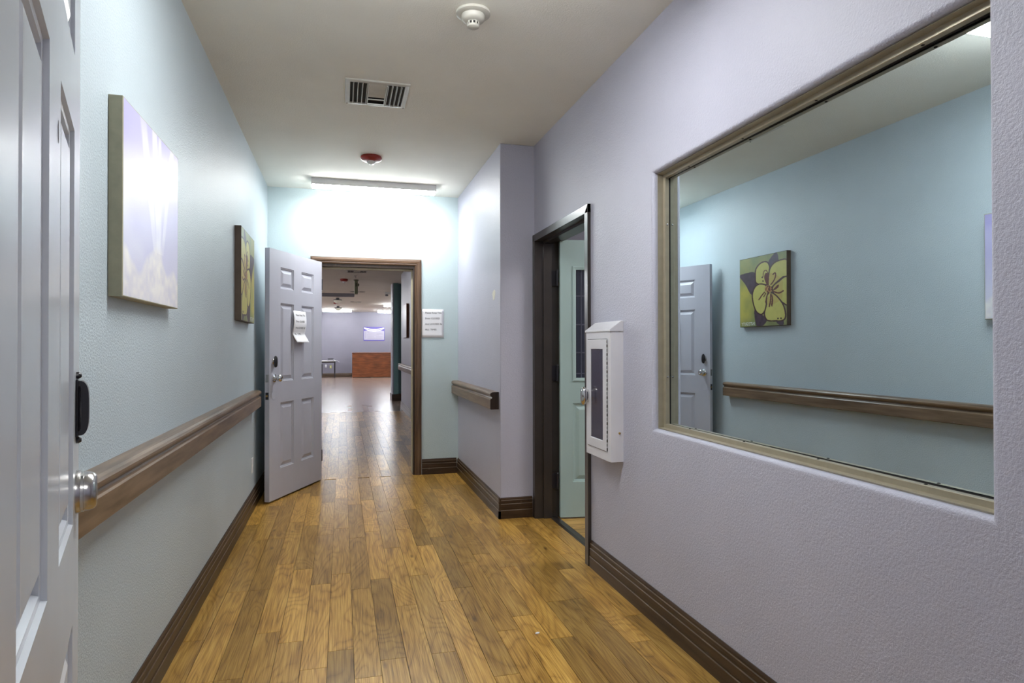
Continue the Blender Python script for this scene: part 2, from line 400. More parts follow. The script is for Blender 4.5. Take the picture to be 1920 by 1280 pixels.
# near wall the camera looks through
NX0, NX1 = -.235, .715
struct('wall_front', MB().box(XL-.14, NX0, YN-.14, YN, -.004, ZC).box(NX1, XRB, YN-.14, YN, -.004, ZC).box(NX0, NX1, YN-.14, YN, 2.06, ZC), LAV, 'lavender wall around the near doorway', 'wall')
# lobby behind
struct('wall_lobby', MB().box(-1.4, -1.3, -2.4, YN-.14, -.004, ZC).box(1.6, 1.7, -2.4, YN-.14, -.004, ZC).box(-1.3, 1.6, -2.5, -2.4, -.004, ZC), LAV, 'plain lavender walls of the lobby behind the near doorway', 'wall')
# side room
struct('wall_room', MB().box(4.1, 4.2, 2.1, 6.1, -.004, ZC).box(XRB, 4.2, 6.1, 6.2, -.004, ZC).box(XRB, 4.2, 2.0, 2.1, -.004, ZC).box(XRB, XRB+.02, YB, 6.1, -.004, ZC), LAV, 'lavender walls of the side room behind the mint door', 'wall')
# corridor and big room beyond the end doorway
cw = struct('wall_corridor', MB().box(1.17, XRB, YE+.13, 13.2, -.004, ZC), LAV, 'pale lavender corridor wall with handrail and canvas beyond the end doorway', 'wall')
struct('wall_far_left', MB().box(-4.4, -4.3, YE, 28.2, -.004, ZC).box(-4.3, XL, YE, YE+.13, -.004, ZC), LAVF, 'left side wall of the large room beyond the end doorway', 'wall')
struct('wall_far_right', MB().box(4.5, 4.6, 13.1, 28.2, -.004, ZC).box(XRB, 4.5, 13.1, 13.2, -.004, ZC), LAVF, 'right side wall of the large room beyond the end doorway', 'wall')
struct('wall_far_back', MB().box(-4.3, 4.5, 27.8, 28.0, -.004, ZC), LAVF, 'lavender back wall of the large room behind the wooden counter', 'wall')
pil = struct('wall_pillar', MB().box(1.16, 1.27, 15.05, 15.6, 0, ZC).box(1.275, 1.65, 15.2, 15.6, 0, ZC), TEALF, 'dark teal pillar standing in the large room beyond the doorway', 'pillar')
obj('corner_strip', MB().box(1.135, 1.158, 15.06, 15.6, 0, ZC), LAV, pil)
obj('plinth', MB().box(1.12, 1.67, 15.02, 15.63, 0, .15), BASEX, pil)

# ---- baseboards
BP = [(0,0),(.016,0),(.016,.058),(.0125,.061),(.0125,.066),(.0135,.072),(.0135,.104),(.0105,.107),(.0105,.118),(.0115,.122),(.0105,.131),(.0075,.134),(.0075,.143),(.004,.151),(0,.151)]
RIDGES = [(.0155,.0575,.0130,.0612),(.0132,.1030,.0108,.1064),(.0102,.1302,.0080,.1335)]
PALE_EDGE = plain('pale_wood_edge', srgb(112,92,71), .4, var=.5, scale=9)  # paler wood tone for thin strips along the baseboard ridges
def base_y(name, x, sgn, y0, y1, label):
    r = struct(name, MB().prism([(x+sgn*d, 0, z) for d, z in BP], (0,y0,0), (0,y1,0)), BASE, label, 'baseboard')
    for d0, z0, d1, z1 in RIDGES: obj('pale_ridge', MB().prism([(x+sgn*(d0+.0006), 0, z0+.0012), (x+sgn*(d0+.0012), 0, z0+.0006), (x+sgn*(d1+.0012), 0, z1+.0010), (x+sgn*d1, 0, z1-.0005)], (0,y0,0), (0,y1,0)), PALE_EDGE, r)
    return r
def base_x(name, y, x0, x1, label):
    r = struct(name, MB().prism([(0, y-d, z) for d, z in BP], (x0,0,0), (x1,0,0)), BASEX, label, 'baseboard')
    for d0, z0, d1, z1 in RIDGES: obj('pale_ridge', MB().prism([(0, y-(d0+.0006), z0+.0012), (0, y-(d0+.0012), z0+.0006), (0, y-(d1+.0012), z1+.0010), (0, y-d1, z1-.0005)], (x0,0,0), (x1,0,0)), PALE_EDGE, r)
    return r
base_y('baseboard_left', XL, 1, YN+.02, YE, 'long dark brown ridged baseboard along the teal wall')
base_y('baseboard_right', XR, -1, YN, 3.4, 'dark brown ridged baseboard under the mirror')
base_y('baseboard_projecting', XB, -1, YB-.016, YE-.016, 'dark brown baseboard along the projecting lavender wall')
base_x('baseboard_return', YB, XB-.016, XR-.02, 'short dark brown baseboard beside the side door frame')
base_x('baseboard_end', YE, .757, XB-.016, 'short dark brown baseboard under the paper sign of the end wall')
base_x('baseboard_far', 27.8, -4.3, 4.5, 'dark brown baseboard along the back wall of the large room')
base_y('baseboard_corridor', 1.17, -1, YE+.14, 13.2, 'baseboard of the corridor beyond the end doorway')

# ---- end doorway casing (trim_1)
t1 = empty('trim_1', (0, YE, 0)); tag(t1, 'moulded brown wood casing around the far doorway', 'door frame', kind='structure')
CPR = [(0,0),(.006,.010),(.016,.014),(.022,.012),(.028,.017),(.046,.018),(.056,.015),(.066,.012),(.066,0)]   # across width from inner edge, proud
ci0, ci1, ciz = -.222, .686, 2.040
rj = MB().loops([[(ci1+a, -b, 0) for a, b in CPR], [(ci1+a, -b, ciz+a) for a, b in CPR]], cap0=True, cap1=True)
lj = MB().loops([[(ci0-a, -b, 0) for a, b in CPR], [(ci0-a, -b, ciz+a) for a, b in CPR]], cap0=True, cap1=True)
hd = MB().loops([[(ci0-a, -b, ciz+a) for a, b in CPR], [(ci1+a, -b, ciz+a) for a, b in CPR]], cap0=True, cap1=True)
obj('side_casing', rj, CASE, t1); obj('side_casing', lj, CASE, t1); obj('head_casing', hd, CASEX, t1)
DKW = wood('jamb_wood', srgb(30,22,18), srgb(54,40,31), .4, 'z', 200, scuff=.6)
obj('jamb', MB().box(.672, .69, -.002, .13, 0, 2.045), DKW, t1); obj('jamb', MB().box(-.225, -.207, -.002, .13, 0, 2.045), DKW, t1)
obj('head_jamb', MB().box(-.207, .672, -.002, .13, 2.016, 2.045), DKW, t1)
obj('stop_strip', MB().box(.660, .672, .055, .09, .01, 2.016), CREAM, t1); obj('stop_strip', MB().box(-.207, -.195, .055, .09, .01, 2.016), CREAM, t1)
obj('head_stop_strip', MB().box(-.195, .660, .055, .09, 1.998, 2.016), CREAM, t1)
obj('strike_plate', MB().box(.6705, .6722, .012, .04, .96, 1.03), BRASS, t1)

# ---- side door metal frame (trim_2)
t2 = empty('trim_2', (0, 0, 0)); tag(t2, 'dark bronze metal frame of the side door', 'door frame', kind='structure')
def jamb_profile(y_in, s):      # s = +1: frame material lies at larger y
    return [(XR-.02, y_in+s*.05), (XR-.02, y_in), (XR+.045, y_in), (XR+.045, y_in-s*.016), (XRB-.05, y_in-s*.016), (XRB-.05, y_in), (XRB+.02, y_in), (XRB+.02, y_in+s*.05), (XRB, y_in+s*.05), (XRB, y_in+s*.025), (XR, y_in+s*.025), (XR, y_in+s*.05)]
for y_in, s in ((3.455, -1), (4.445, 1)):
    pr = jamb_profile(y_in, s)
    obj('jamb', MB().loops([[(a, b, 0) for a, b in pr], [(a, b, 2.02 + (.05 if abs(b-y_in-s*.05) < 1e-4 else .0)) for a, b in pr]], cap0=True, cap1=True), DARKM, t2, bevel=.0015)
hp = [(XR-.02, 2.07), (XR-.02, 2.02), (XR+.045, 2.02), (XR+.045, 2.004), (XRB-.05, 2.004), (XRB-.05, 2.02), (XRB+.02, 2.02), (XRB+.02, 2.07), (XRB, 2.07), (XRB, 2.044), (XR, 2.044), (XR, 2.07)]
obj('head', MB().loops([[(a, 3.405, b) for a, b in hp], [(a, 4.495, b) for a, b in hp]], cap0=True, cap1=True), DARKM, t2, bevel=.0015)

# ---- near doorway lining (trim_3)
t3 = empty('trim_3', (0, YN, 0)); tag(t3, 'brown wood lining of the near doorway', 'door frame', kind='structure')
obj('jamb', MB().box(NX0, NX0+.016, -.14, -.001, 0, 2.06), CASE, t3); obj('jamb', MB().box(NX1-.016, NX1, -.14, -.001, 0, 2.06), CASE, t3)
obj('head_jamb', MB().box(NX0+.016, NX1-.016, -.14, -.001, 2.044, 2.06), CASEX, t3)
obj('side_casing', MB().box(NX1-.006, NX1+.06, 0, .016, 0, 2.05), CASE, t3, bevel=.004)
obj('side_casing', MB().box(NX0-.06, NX0+.006, 0, .016, 0, 2.05), CASE, t3, bevel=.004)
obj('head_casing', MB().box(NX0-.06, NX1+.06, 0, .016, 2.05, 2.116), CASEX, t3, bevel=.004)

# ------------------------------------------------------------------ mirror set in the right wall
win = empty('window_1', (XR, (OY0+OY1)/2, OZ0)); tag(win, 'large mirrored observation window in a slim champagne metal frame', 'mirror window', kind='structure')
wx, wy, wz = win.location
def ringloop(s, x): return [(x-wx, OY0+s-wy, OZ0+s-wz), (x-wx, OY1-s-wy, OZ0+s-wz), (x-wx, OY1-s-wy, OZ1-s-wz), (x-wx, OY0+s-wy, OZ1-s-wz)]
FPF = [(.0005, XR+.024), (.005, XR+.022), (.006, XR+.048), (.0065, XR+.049), (.022, XR+.049), (.0235, XR+.051), (.0235, XR+.069), (.0005, XR+.069)]
for k, nm in enumerate(('sill_bar', 'side_bar', 'head_bar', 'side_bar')):
    Ls = [[ringloop(s, x)[k], ringloop(s, x)[(k+1) % 4]] for s, x in FPF]
    A = [l[0] for l in Ls]; B = [l[1] for l in Ls]
    obj(nm, MB().loops([A, B], cap0=True, cap1=True), ALU, win)
    # screws on the inner face of each bar
    n = 4 if k % 2 == 0 else 2
    a, b = Vector(ringloop(.0235, XR+.060)[k]), Vector(ringloop(.0235, XR+.060)[(k+1) % 4])
    inn = {0:(0,0,1), 1:(0,-1,0), 2:(0,0,-1), 3:(0,1,0)}[k]
    for j in range(n):
        c = a.lerp(b, (j+.5)/n if n == 4 else (.19, .81)[j])
        rr = [(0.0045,-.001),(.0045,.001),(.002,.0022)]
        ax = 'z' if k % 2 == 0 else 'y'; sg = inn[2] if ax == 'z' else inn[1]
        obj('screw', MB().lathe([(r_, h*sg) for r_, h in rr], tuple(c), ax, 10), STEEL if k % 2 else VDARK, win)
GX = XR+.0775
obj('gasket', MB().loops([[(x-wx,)+ringloop(s,0)[i][1:] for i in range(4)] for s, x in ((.0225, XR+.069), (.0225, GX-.0004), (.0255, GX-.0004))]), VDARK, win)
obj('mirror_pane', MB().box(GX-wx, GX+.006-wx, OY0+.004-wy, OY1-.004-wy, .004, OZ1-OZ0-.004), MIRROR, win).rotation_euler = (0, 0, R(.35))

# ------------------------------------------------------------------ doors
def panel_door(root, W, H, T, cols, rows, mat, face=-1, bottomgap=0, cut=None):
    """slab in local x (0..W), y (0..T), z (0..H); raised panels on both faces"""
    mb = MB(); xs = sorted([0, W] + [c for ab in cols for c in ab]); zs = sorted([0, H] + [r for ab in rows for r in ab])
    prof = [(0,0),(.003,.006),(.010,.007),(.014,.014),(.020,.014)]
    fld = [(.020,.014),(.026,.012),(.046,.003),(.050,.0028)]
    cells = [(a, b, c, d) for a, b in cols for c, d in rows]
    for y, s in ((0, 1), (T, -1)):
        for i in range(len(xs)-1):
            for k in range(len(zs)-1):
                if (xs[i], xs[i+1]) in cols and (zs[k], zs[k+1]) in rows: continue
                mb.quad((xs[i],y,zs[k]),(xs[i+1],y,zs[k]),(xs[i+1],y,zs[k+1]),(xs[i],y,zs[k+1]))
        for a, b, c, d in cells:
            mb.loops([[(a+i,y+s*dd,c+i),(b-i,y+s*dd,c+i),(b-i,y+s*dd,d-i),(a+i,y+s*dd,d-i)] for i, dd in prof])
    mb.quad((0,0,0),(0,T,0),(0,T,H),(0,0,H)); mb.quad((W,0,0),(W,T,0),(W,T,H),(W,0,H)); mb.quad((0,0,0),(W,0,0),(W,T,0),(0,T,0)); mb.quad((0,0,H),(W,0,H),(W,T,H),(0,T,H))
    obj('slab', mb, mat, root)
    for a, b, c, d in cells:
        pm = MB()
        for y, s in ((0, 1), (T, -1)):
            pm.loops([[(a+i,y+s*dd,c+i),(b-i,y+s*dd,c+i),(b-i,y+s*dd,d-i),(a+i,y+s*dd,d-i)] for i, dd in fld], cap1=True)
        obj('panel', pm, mat, root)
ROWS6 = [(.24, .78), (.954, 1.60), (1.72, 1.895)]
# knob along local -y*s
def knob(root, x, z, y, s, rose=.033, mat=STEEL, scale=1.0):
    k = scale
    pr = [(rose*k, 0), (rose*k, .006*k), (rose*.8*k, .010*k), (.014*k, .013*k), (.014*k, .026*k), (.022*k, .032*k), (.0285*k, .042*k), (.0295*k, .052*k), (.027*k, .062*k), (.020*k, .068*k), (.012*k, .069*k), (.010*k, .067*k)]
    return obj('knob', MB().lathe([(r_, s*h) for r_, h in pr], (x, y, z), 'y', 28), mat, root, smooth=40)
def hinge_part(root, x, y, z, h=.1, mat=BLACK):
    m = MB().lathe([(.008, z-h/2), (.008, z+h/2)], (x, y, 0), 'z', 12)
    m.lathe([(.0095, z+h/2), (.006, z+h/2+.006)], (x, y, 0), 'z', 12)
    return obj('hinge', m, mat, root, smooth=40)

# far door, standing open against the left wall
A2 = R(24.67)
d2 = empty('door_2', (-.1849, 6.23, .0148), math.atan2(-math.cos(A2), -math.sin(A2)))
tag(d2, 'grey-white six-panel door standing open at the far doorway with a taped paper notice', 'door', kind='structure')
W2, H2, T2 = .90, 2.0317, .041
# local y of this door points to the camera side: the visible face is y = 0, slab runs to -T
D2c = [(.158, .382), (.515, .734)]
_sub = empty('leaf', (0, -T2, 0)); _sub.parent = d2
bpy.data.objects.remove(_sub, do_unlink=True)
def shift_children(root, dy):
    for c in root.children: c.location.y += dy
panel_door(d2, W2, H2, T2, D2c, ROWS6, DOORP)
shift_children(d2, -T2)
kx = W2-.068
knob(d2, kx, .985, 0, 1, mat=CHROME)
# lever-shaped upper lock
lv = obj('upper_lock', MB().lathe([(.026,0),(.026,.004),(.022,.009),(.012,.011)], (kx+.004, 0, 1.118), 'y', 24), STEEL, d2, smooth=40)
lp = MB().loops([[(kx+.004+a*math.cos(t), .010+dy_, 1.118+b*math.sin(t)) for t in [2*math.pi*i/20 for i in range(20)]] for a, b, dy_ in ((.016,.046,0),(.017,.047,.008),(.013,.042,.018),(.006,.03,.022))], cap0=True, cap1=True)
obj('thumb_turn', lp, BLACK, lv, smooth=50)
obj('cover_disc', MB().lathe([(.034,0),(.034,.0015),(.030,.002),(.0295,.0012),(.01,.0012)], (kx+.004, 0, .845), 'y', 28), DOORP, d2, smooth=40)
obj('latch_plate', MB().box(W2-.0005, W2+.0015, -T2+.008, -.008, .955, 1.015), STEEL, d2)
ob = obj('bolt_plate', MB().box(W2-.0005, W2+.0015, -T2+.007, -.007, .815, .873), BLACK, d2)
obj('bolt', MB().lathe([(.008,0),(.008,.004),(.005,.006)], (W2+.0015, -T2/2, .845), 'x', 14), BRASS, ob)
for z in (.22, 1.02, 1.82): hinge_part(d2, -.006, -.004, z)
# paper notice taped to the door, curling outwards at the bottom
PWd, PHt = .216, .279
def curl(u, v):   # u 0..1 across (from the free side), v 0..1 down -> local point
    out = .003 + .022*math.sin(min(v/.72,1)*math.pi)*.9 + max(0, v-.70)*.13
    skew = -.035*v*(1-v)*1.2 + max(0, v-.72)*.09*0
    drop = PHt*v if v < .72 else PHt*.72 + (v-.72)*PHt*.90
    x = (.535-.0) - PWd*u + .018*math.sin(v*math.pi)
    return (x, out, 1.418+.130 - drop)
NU, NV = 8, 20
pm = MB()
G = [[curl(i/NU, j/NV) for i in range(NU+1)] for j in range(NV+1)]
pm.loops(G, closed_ring=False)
notice = obj('paper_notice', pm, PAPER, d2, smooth=60)
sm = notice.modifiers.new('thickness', 'SOLIDIFY'); sm.thickness = .0004
notice.parent = None
LINES = ['Please Keep This', 'Door CLOSED', 'And LOCKED At', 'ALL  TIMES.']
def notice_text(parent, mapf):
    for i, t in enumerate(LINES):
        V, F = text_mesh(t, .0235)
        obj('lettering', MB().add([mapf(.15 + x/PWd, (.155+.197*i) - y/PHt) for x, y, z in V], F), INK, parent)
def lift(u, v):
    p = curl(u, v); return (p[0], p[1]+.0012, p[2])
notice_text(notice, lift)
notice.matrix_world = Matrix.Translation(d2.location) @ Matrix.Rotation(d2.rotation_euler[2], 4, 'Z')
tag(notice, 'curled white paper notice taped to the grey-white six-panel door', 'sign')

# the same notice, flat on the end wall
ns = empty('paper_notice', (.756, YE-.001, 1.343))
fp = MB(); NVf = 10
fm = lambda u, v: (PWd*u, -.002-.006*max(0, v-.7)**1.0*1.0 - .002*math.sin(u*math.pi), PHt*(1-v))
fp.loops([[fm(i/8, j/NVf) for i in range(9)] for j in range(NVf+1)], closed_ring=False)
o = obj('sheet', fp, PAPER, ns, smooth=60); m_ = o.modifiers.new('thickness', 'SOLIDIFY'); m_.thickness = .0004
notice_text(ns, lambda u, v: tuple(Vector(fm(u, v)) + Vector((0, -.0012, 0))))
tag(ns, 'flat white paper notice on the aqua end wall beside the doorway casing', 'sign')

# near door, open beside the camera
A1 = R(15.83)
d1 = empty('door_1', (-.213, .443, .014), math.pi/2 + A1)
tag(d1, 'glossy white six-panel door seen edge-on with a black pull handle and steel knob', 'door', kind='structure')
D1c = [(.194, .424), (.556, .790)]
panel_door(d1, .914, 2.03, .044, D1c, [(.24, .78), (.944, 1.595), (1.72, 1.895)], DOORN)
obj('knob', MB().lathe([(.037, 0), (.037, -.003), (.0358, -.007), (.0348, -.0075), (.0348, -.012), (.0335, -.0125), (.0335, -.018), (.0318, -.0245), (.0292, -.0285), (.025, -.0305), (.012, -.031)], (.914-.060, 0, 1.0-.014), 'y', 32), STEEL, d1, smooth=35)
hx_ = .914-.066
PZ = 1.132
pull = obj('pull_handle', MB().box(hx_-.016, hx_+.016, -.004, 0, PZ-.050, PZ+.050), BLACK, d1, bevel=.002)
def gsec(y, z, hw, t, dz):      # flat strap section of the grip, normal direction (dy, dz)
    return [(hx_-hw, y-t*math.cos(dz), z-t*math.sin(dz)), (hx_+hw, y-t*math.cos(dz), z-t*math.sin(dz)), (hx_+hw, y+t*math.cos(dz), z+t*math.sin(dz)), (hx_-hw, y+t*math.cos(dz), z+t*math.sin(dz))]
secs = []
for k in range(19):
    t = -math.pi/2 + math.pi*k/18; c_, s_ = math.cos(t), math.sin(t)
    yy_ = -.002-.0115*abs(c_)**.45; zz = PZ-.043*math.copysign(abs(s_)**.55, s_)
    secs.append(gsec(yy_, zz, .013, .0038+.0018*abs(c_), math.atan2(s_*.5, c_)))
obj('grip', MB().loops(secs, cap0=True, cap1=True), BLACK, pull, smooth=60)
obj('cup', MB().box(hx_-.011, hx_+.011, -.007, -.003, PZ-.038, PZ+.038), BLACK, pull, bevel=.003)
obj('bolt', MB().box(hx_-.006, hx_+.006, -.0085, -.006, PZ-.02, PZ+.012), STEEL, pull, bevel=.001)
for z in (PZ+.056, PZ-.056): obj('screw', MB().lathe([(.006,0),(.006,-.004),(.003,-.008)], (hx_+.004, 0, z), 'y', 12), BLACK, pull)
for z in (.22, 1.02, 1.82): hinge_part(d1, -.006, .048, z)
obj('scuff_mark', MB().loops([[(.52+.004*math.cos(t), -.0006, 1.515+.016*math.sin(t)) for t in [2*math.pi*i/10 for i in range(10)]], [(.52+.003*math.cos(t), -.001, 1.515+.014*math.sin(t)) for t in [2*math.pi*i/10 for i in range(10)]]], cap1=True), INK, d1)

# mint half-glazed door to the side room
d3 = empty('door_3', (1.532, 4.386, .012), R(-8.2))
tag(d3, 'mint green door with a dark glazed upper light, open into the side room', 'door', kind='structure')
W3, H3, T3 = .90, 2.018, .044
LX0, LX1, LZ0, LZ1 = .105, .795, 1.0, 1.812
mb = MB()
xs = [0, LX0, LX1, W3]; zs = [0, .255, .826, LZ0, LZ1, H3]
p3 = [(LX0-.012, LX0-.012+.29), (LX1+.012-.29, LX1+.012)]
XS = sorted(set([0, W3, LX0, LX1] + [q for ab in p3 for q in ab]))
for y in (0, T3):
    for i in range(len(XS)-1):
        for k in range(5):
            xm = (XS[i]+XS[i+1])/2
            if k == 3 and LX0 < xm < LX1: continue
            if k == 1 and any(a < xm < b for a, b in p3): continue
            mb.quad((XS[i],y,zs[k]),(XS[i+1],y,zs[k]),(XS[i+1],y,zs[k+1]),(XS[i],y,zs[k+1]))
mb.loops([[(LX0,y,LZ0),(LX1,y,LZ0),(LX1,y,LZ1),(LX0,y,LZ1)] for y in (0, T3)])
prof = [(0,0),(.003,.006),(.010,.007),(.014,.014),(.020,.014)]; fld = [(.020,.014),(.026,.012),(.046,.003),(.050,.0028)]
for y, s in ((0,1),(T3,-1)):
    for a, b in p3:
        mb.loops([[(a+i,y+s*dd,.255+i),(b-i,y+s*dd,.255+i),(b-i,y+s*dd,.826-i),(a+i,y+s*dd,.826-i)] for i, dd in prof])
mb.quad((0,0,0),(0,T3,0),(0,T3,H3),(0,0,H3)); mb.quad((W3,0,0),(W3,T3,0),(W3,T3,H3),(W3,0,H3)); mb.quad((0,0,0),(W3,0,0),(W3,T3,0),(0,T3,0)); mb.quad((0,0,H3),(W3,0,H3),(W3,T3,H3),(0,T3,H3))
obj('slab', mb, MINT, d3)
for a, b in p3:
    pm = MB()
    for y, s in ((0,1),(T3,-1)):
        pm.loops([[(a+i,y+s*dd,.255+i),(b-i,y+s*dd,.255+i),(b-i,y+s*dd,.826-i),(a+i,y+s*dd,.826-i)] for i, dd in fld], cap1=True)
    obj('panel', pm, MINT, d3)
lf = MB().loops([[(LX0-o_,y,LZ0-o_),(LX1+o_,y,LZ0-o_),(LX1+o_,y,LZ1+o_),(LX0-o_,y,LZ1+o_)] for o_, y in ((.014,.0),(.014,-.006),(.006,-.008),(-.012,-.004),(-.012,.012))])
obj('light_frame', lf, MINT, d3)
obj('pane', MB().box(LX0+.005, LX1-.005, .016, .024, LZ0+.005, LZ1-.005), GLASSD, d3)
MUN = plain('muntin_bar', srgb(72,74,88), .4)
for z in (1.042, 1.195, 1.40, 1.61): obj('muntin', MB().box(LX0+.012, LX1-.012, .013, .0155, z-.004, z+.004), MUN, d3)
for x in (LX0+.055, (LX0+LX1)/2, LX1-.055): obj('muntin', MB().box(x-.004, x+.004, .0125, .0155, LZ0+.012, LZ1-.012), MUN, d3)
for z in (.26, 1.045, 1.74):
    hg = hinge_part(d3, -.018, .012, z, .115, BLACK)
    obj('hinge_leaf', MB().box(-.072, -.02, .0355, .0385, z-.056, z+.056), BLACK, hg)
knob(d3, W3-.07, .98, 0, -1, mat=STEEL)

# ------------------------------------------------------------------ handrails
RP = [(0,.79),(.060,.79),(.064,.794),(.064,.862),(.060,.868),(.052,.871),(.049,.877),(.053,.883),(.061,.888),(.065,.895),(.065,.903),(.060,.911),(.050,.916),(.034,.917),(0,.917)]
def rail(x, s, y0, y1, label, mat=RAIL):
    r = empty('handrail', (x, y0, 0))
    obj('rail', MB().prism([(s*d, 0, z) for d, z in RP], (0,.003,0), (0,y1-y0-.003,0)), mat, r)
    for yy_, nm in ((0, 'end_cap'), (y1-y0-.003, 'end_cap')):
        obj(nm, MB().prism([(s*d*1.012, 0, z) for d, z in RP], (0,yy_,0), (0,yy_+.003,0)), DKW, r)
    return tag(r, label, 'handrail', 'wall handrails')
rail(XL, 1, .62, 5.27, 'long brown wooden handrail on the teal wall under the canvases')
rail(XB, -1, 4.56, YE-.002, 'short brown wooden handrail on the projecting lavender wall')
rail(1.17, -1, 6.9, 13.2, 'handrail on the corridor wall beyond the end doorway')

# ------------------------------------------------------------------ canvases
def smooth_poly(pts, n=8, closed=True):
    P = [np.array(p, float) for p in pts]; out = []
    m = len(P)
    for i in range(m):
        a, b, c, d = P[(i-1)%m], P[i], P[(i+1)%m], P[(i+2)%m]
        if not closed:
            a = P[max(i-1,0)]; c = P[min(i+1,m-1)]; d = P[min(i+2,m-1)]
            if i == m-1: out.append(b); break
        for k in range(n):
            t = k/n
            out.append(.5*((2*b)+(-a+c)*t+(2*a-5*b+4*c-d)*t*t+(-a+3*b-3*c+d)*t**3))
    return np.array(out)
def seg_dist(X, Y, P, closed):
    D = np.full(X.shape, 9.); n = len(P)
    for i in range(n if closed else n-1):
        a, b = P[i], P[(i+1)%n]; d = b-a; L2 = max(d@d, 1e-12)
        t = np.clip(((X-a[0])*d[0]+(Y-a[1])*d[1])/L2, 0, 1)
        D = np.minimum(D, np.hypot(X-a[0]-t*d[0], Y-a[1]-t*d[1]))
    return D
def inside(X, Y, P):
    ins = np.zeros(X.shape, bool); n = len(P)
    for i in range(n):
        a, b = P[i], P[(i+1)%n]
        if abs(a[1]-b[1]) < 1e-12: continue
        c = ((a[1] > Y) != (b[1] > Y)) & (X < (b[0]-a[0])*(Y-a[1])/(b[1]-a[1])+a[0])
        ins ^= c
    return ins
def lin(c): return np.array(srgb(*c)[:3])
def blur_noise(n, cells, seed):
    rs = np.random.RandomState(seed); g = rs.rand(cells+2, cells+2)
    t = np.linspace(0, cells, n); i = np.minimum(t.astype(int), cells-1); f = t-i; f = f*f*(3-2*f)
    A = g[np.ix_(i, i)]; B = g[np.ix_(i, i+1)]; C = g[np.ix_(i+1, i)]; D = g[np.ix_(i+1, i+1)]
    fx = f[None, :]; fy = f[:, None]
    return A*(1-fx)*(1-fy)+B*fx*(1-fy)+C*(1-fx)*fy+D*fx*fy
def flower_picture(n):
    """u runs left to right as the mirror shows it (zoomed pixel units below), v downwards"""
    u = np.linspace(0, 1, n); U, V = np.meshgrid(u, u)
    X = 410 + 568*U; top = 308-118*U; bot = 1098-33*U; Y = top + (bot-top)*V
    N1, N2 = blur_noise(n, 6, 1), blur_noise(n, 22, 2)
    mix = lambda a, b, t: a[None,None,:]*(1-t[...,None]) + b[None,None,:]*t[...,None]
    img = mix(lin((128,138,92)), lin((168,164,98)), np.clip(N1*.9+N2*.3-.1, 0, 1))
    img = img*(1-.35*(V*N2))[...,None]
    def put(mask, c): img[mask] = (c if c.ndim == 3 else np.broadcast_to(c, img.shape))[mask]
    leaf = smooth_poly([(395,535),(470,590),(560,715),(600,900),(625,1090),(395,1110)])
    put(inside(X,Y,leaf), mix(lin((116,132,84)), lin((186,176,86)), np.clip(N1*1.1+.2*N2-.1,0,1)))
    dark = lin((62,46,58))
    for P in ([(405,495),(500,458),(605,450),(625,590),(565,715),(480,590)], [(770,330),(800,270),(850,215),(880,228),(882,320),(800,400)],
              [(598,885),(690,945),(750,1010),(700,1078),(622,1082)], [(862,1025),(940,1015),(938,1075),(892,1065)]):
        put(inside(X,Y,smooth_poly(P,4)), mix(dark, lin((92,70,84)), N2*.6))
    yel, yel2, brn = lin((214,204,112)), lin((190,184,100)), lin((66,34,36))
    petals = [
        [(740,590),(625,575),(612,480),(622,400),(680,335),(750,320),(785,375),(775,470),(765,560)],
        [(770,600),(775,470),(800,380),(870,315),(985,300),(1000,470),(940,500),(860,570),(810,620)],
        [(820,620),(880,560),(990,505),(1000,810),(930,800),(880,740),(830,690)],
        [(740,600),(660,585),(600,630),(572,720),(590,840),(630,920),(690,942),(735,880),(750,760),(765,680)],
        [(775,680),(750,740),(745,830),(722,940),(755,1012),(850,1020),(940,1010),(966,950),(940,830),(880,740),(820,690)]]
    for q, P in enumerate(petals):
        S = smooth_poly(P); ins = inside(X,Y,S); d = seg_dist(X,Y,S,True)
        sh = np.clip(d/70, 0, 1)*.6 + N2*.4
        put(ins, mix(yel2, yel, sh))
        rc = np.hypot(X-770, Y-640); g = ins & (rc < 190) & (N1 > .45)
        img[g] = (img*.72 + lin((176,112,52))*.28)[g]
        img[d < 8] = brn
    for S, wd in (([(760,600),(735,560),(720,500),(740,455),(770,470),(775,540),(766,595)], 0), ([(800,590),(830,550),(855,490),(850,450),(825,470)], 7),
                  ([(815,665),(870,600),(892,595),(880,630),(820,668)], 0), ([(825,670),(890,690),(940,665)], 8), ([(800,700),(795,780),(780,850)], 8),
                  ([(812,700),(826,770),(815,850),(803,835),(808,770)], 0), ([(725,680),(690,720),(655,770)], 7), ([(740,690),(715,735)], 6), ([(780,690),(750,730),(735,800)], 5),
                  ([(770,470),(745,420),(715,440),(705,500)], 5)):
        Q = smooth_poly(S, 6, closed=(wd == 0))
        m = inside(X,Y,Q) if wd == 0 else seg_dist(X,Y,Q,False) < wd
        img[m] = lin((92,38,30))
    rc = np.hypot(X-770, Y-642)
    img[rc < 44] = mix(lin((88,42,28)), lin((200,150,84)), np.clip((blur_noise(n,60,4)-.35)*2.2,0,1))[rc < 44]
    for cx_, cy_ in ((880,992),(915,990),(697,505),(706,548)): img[np.hypot(X-cx_, Y-cy_) < 10] = brn*.7
    return img
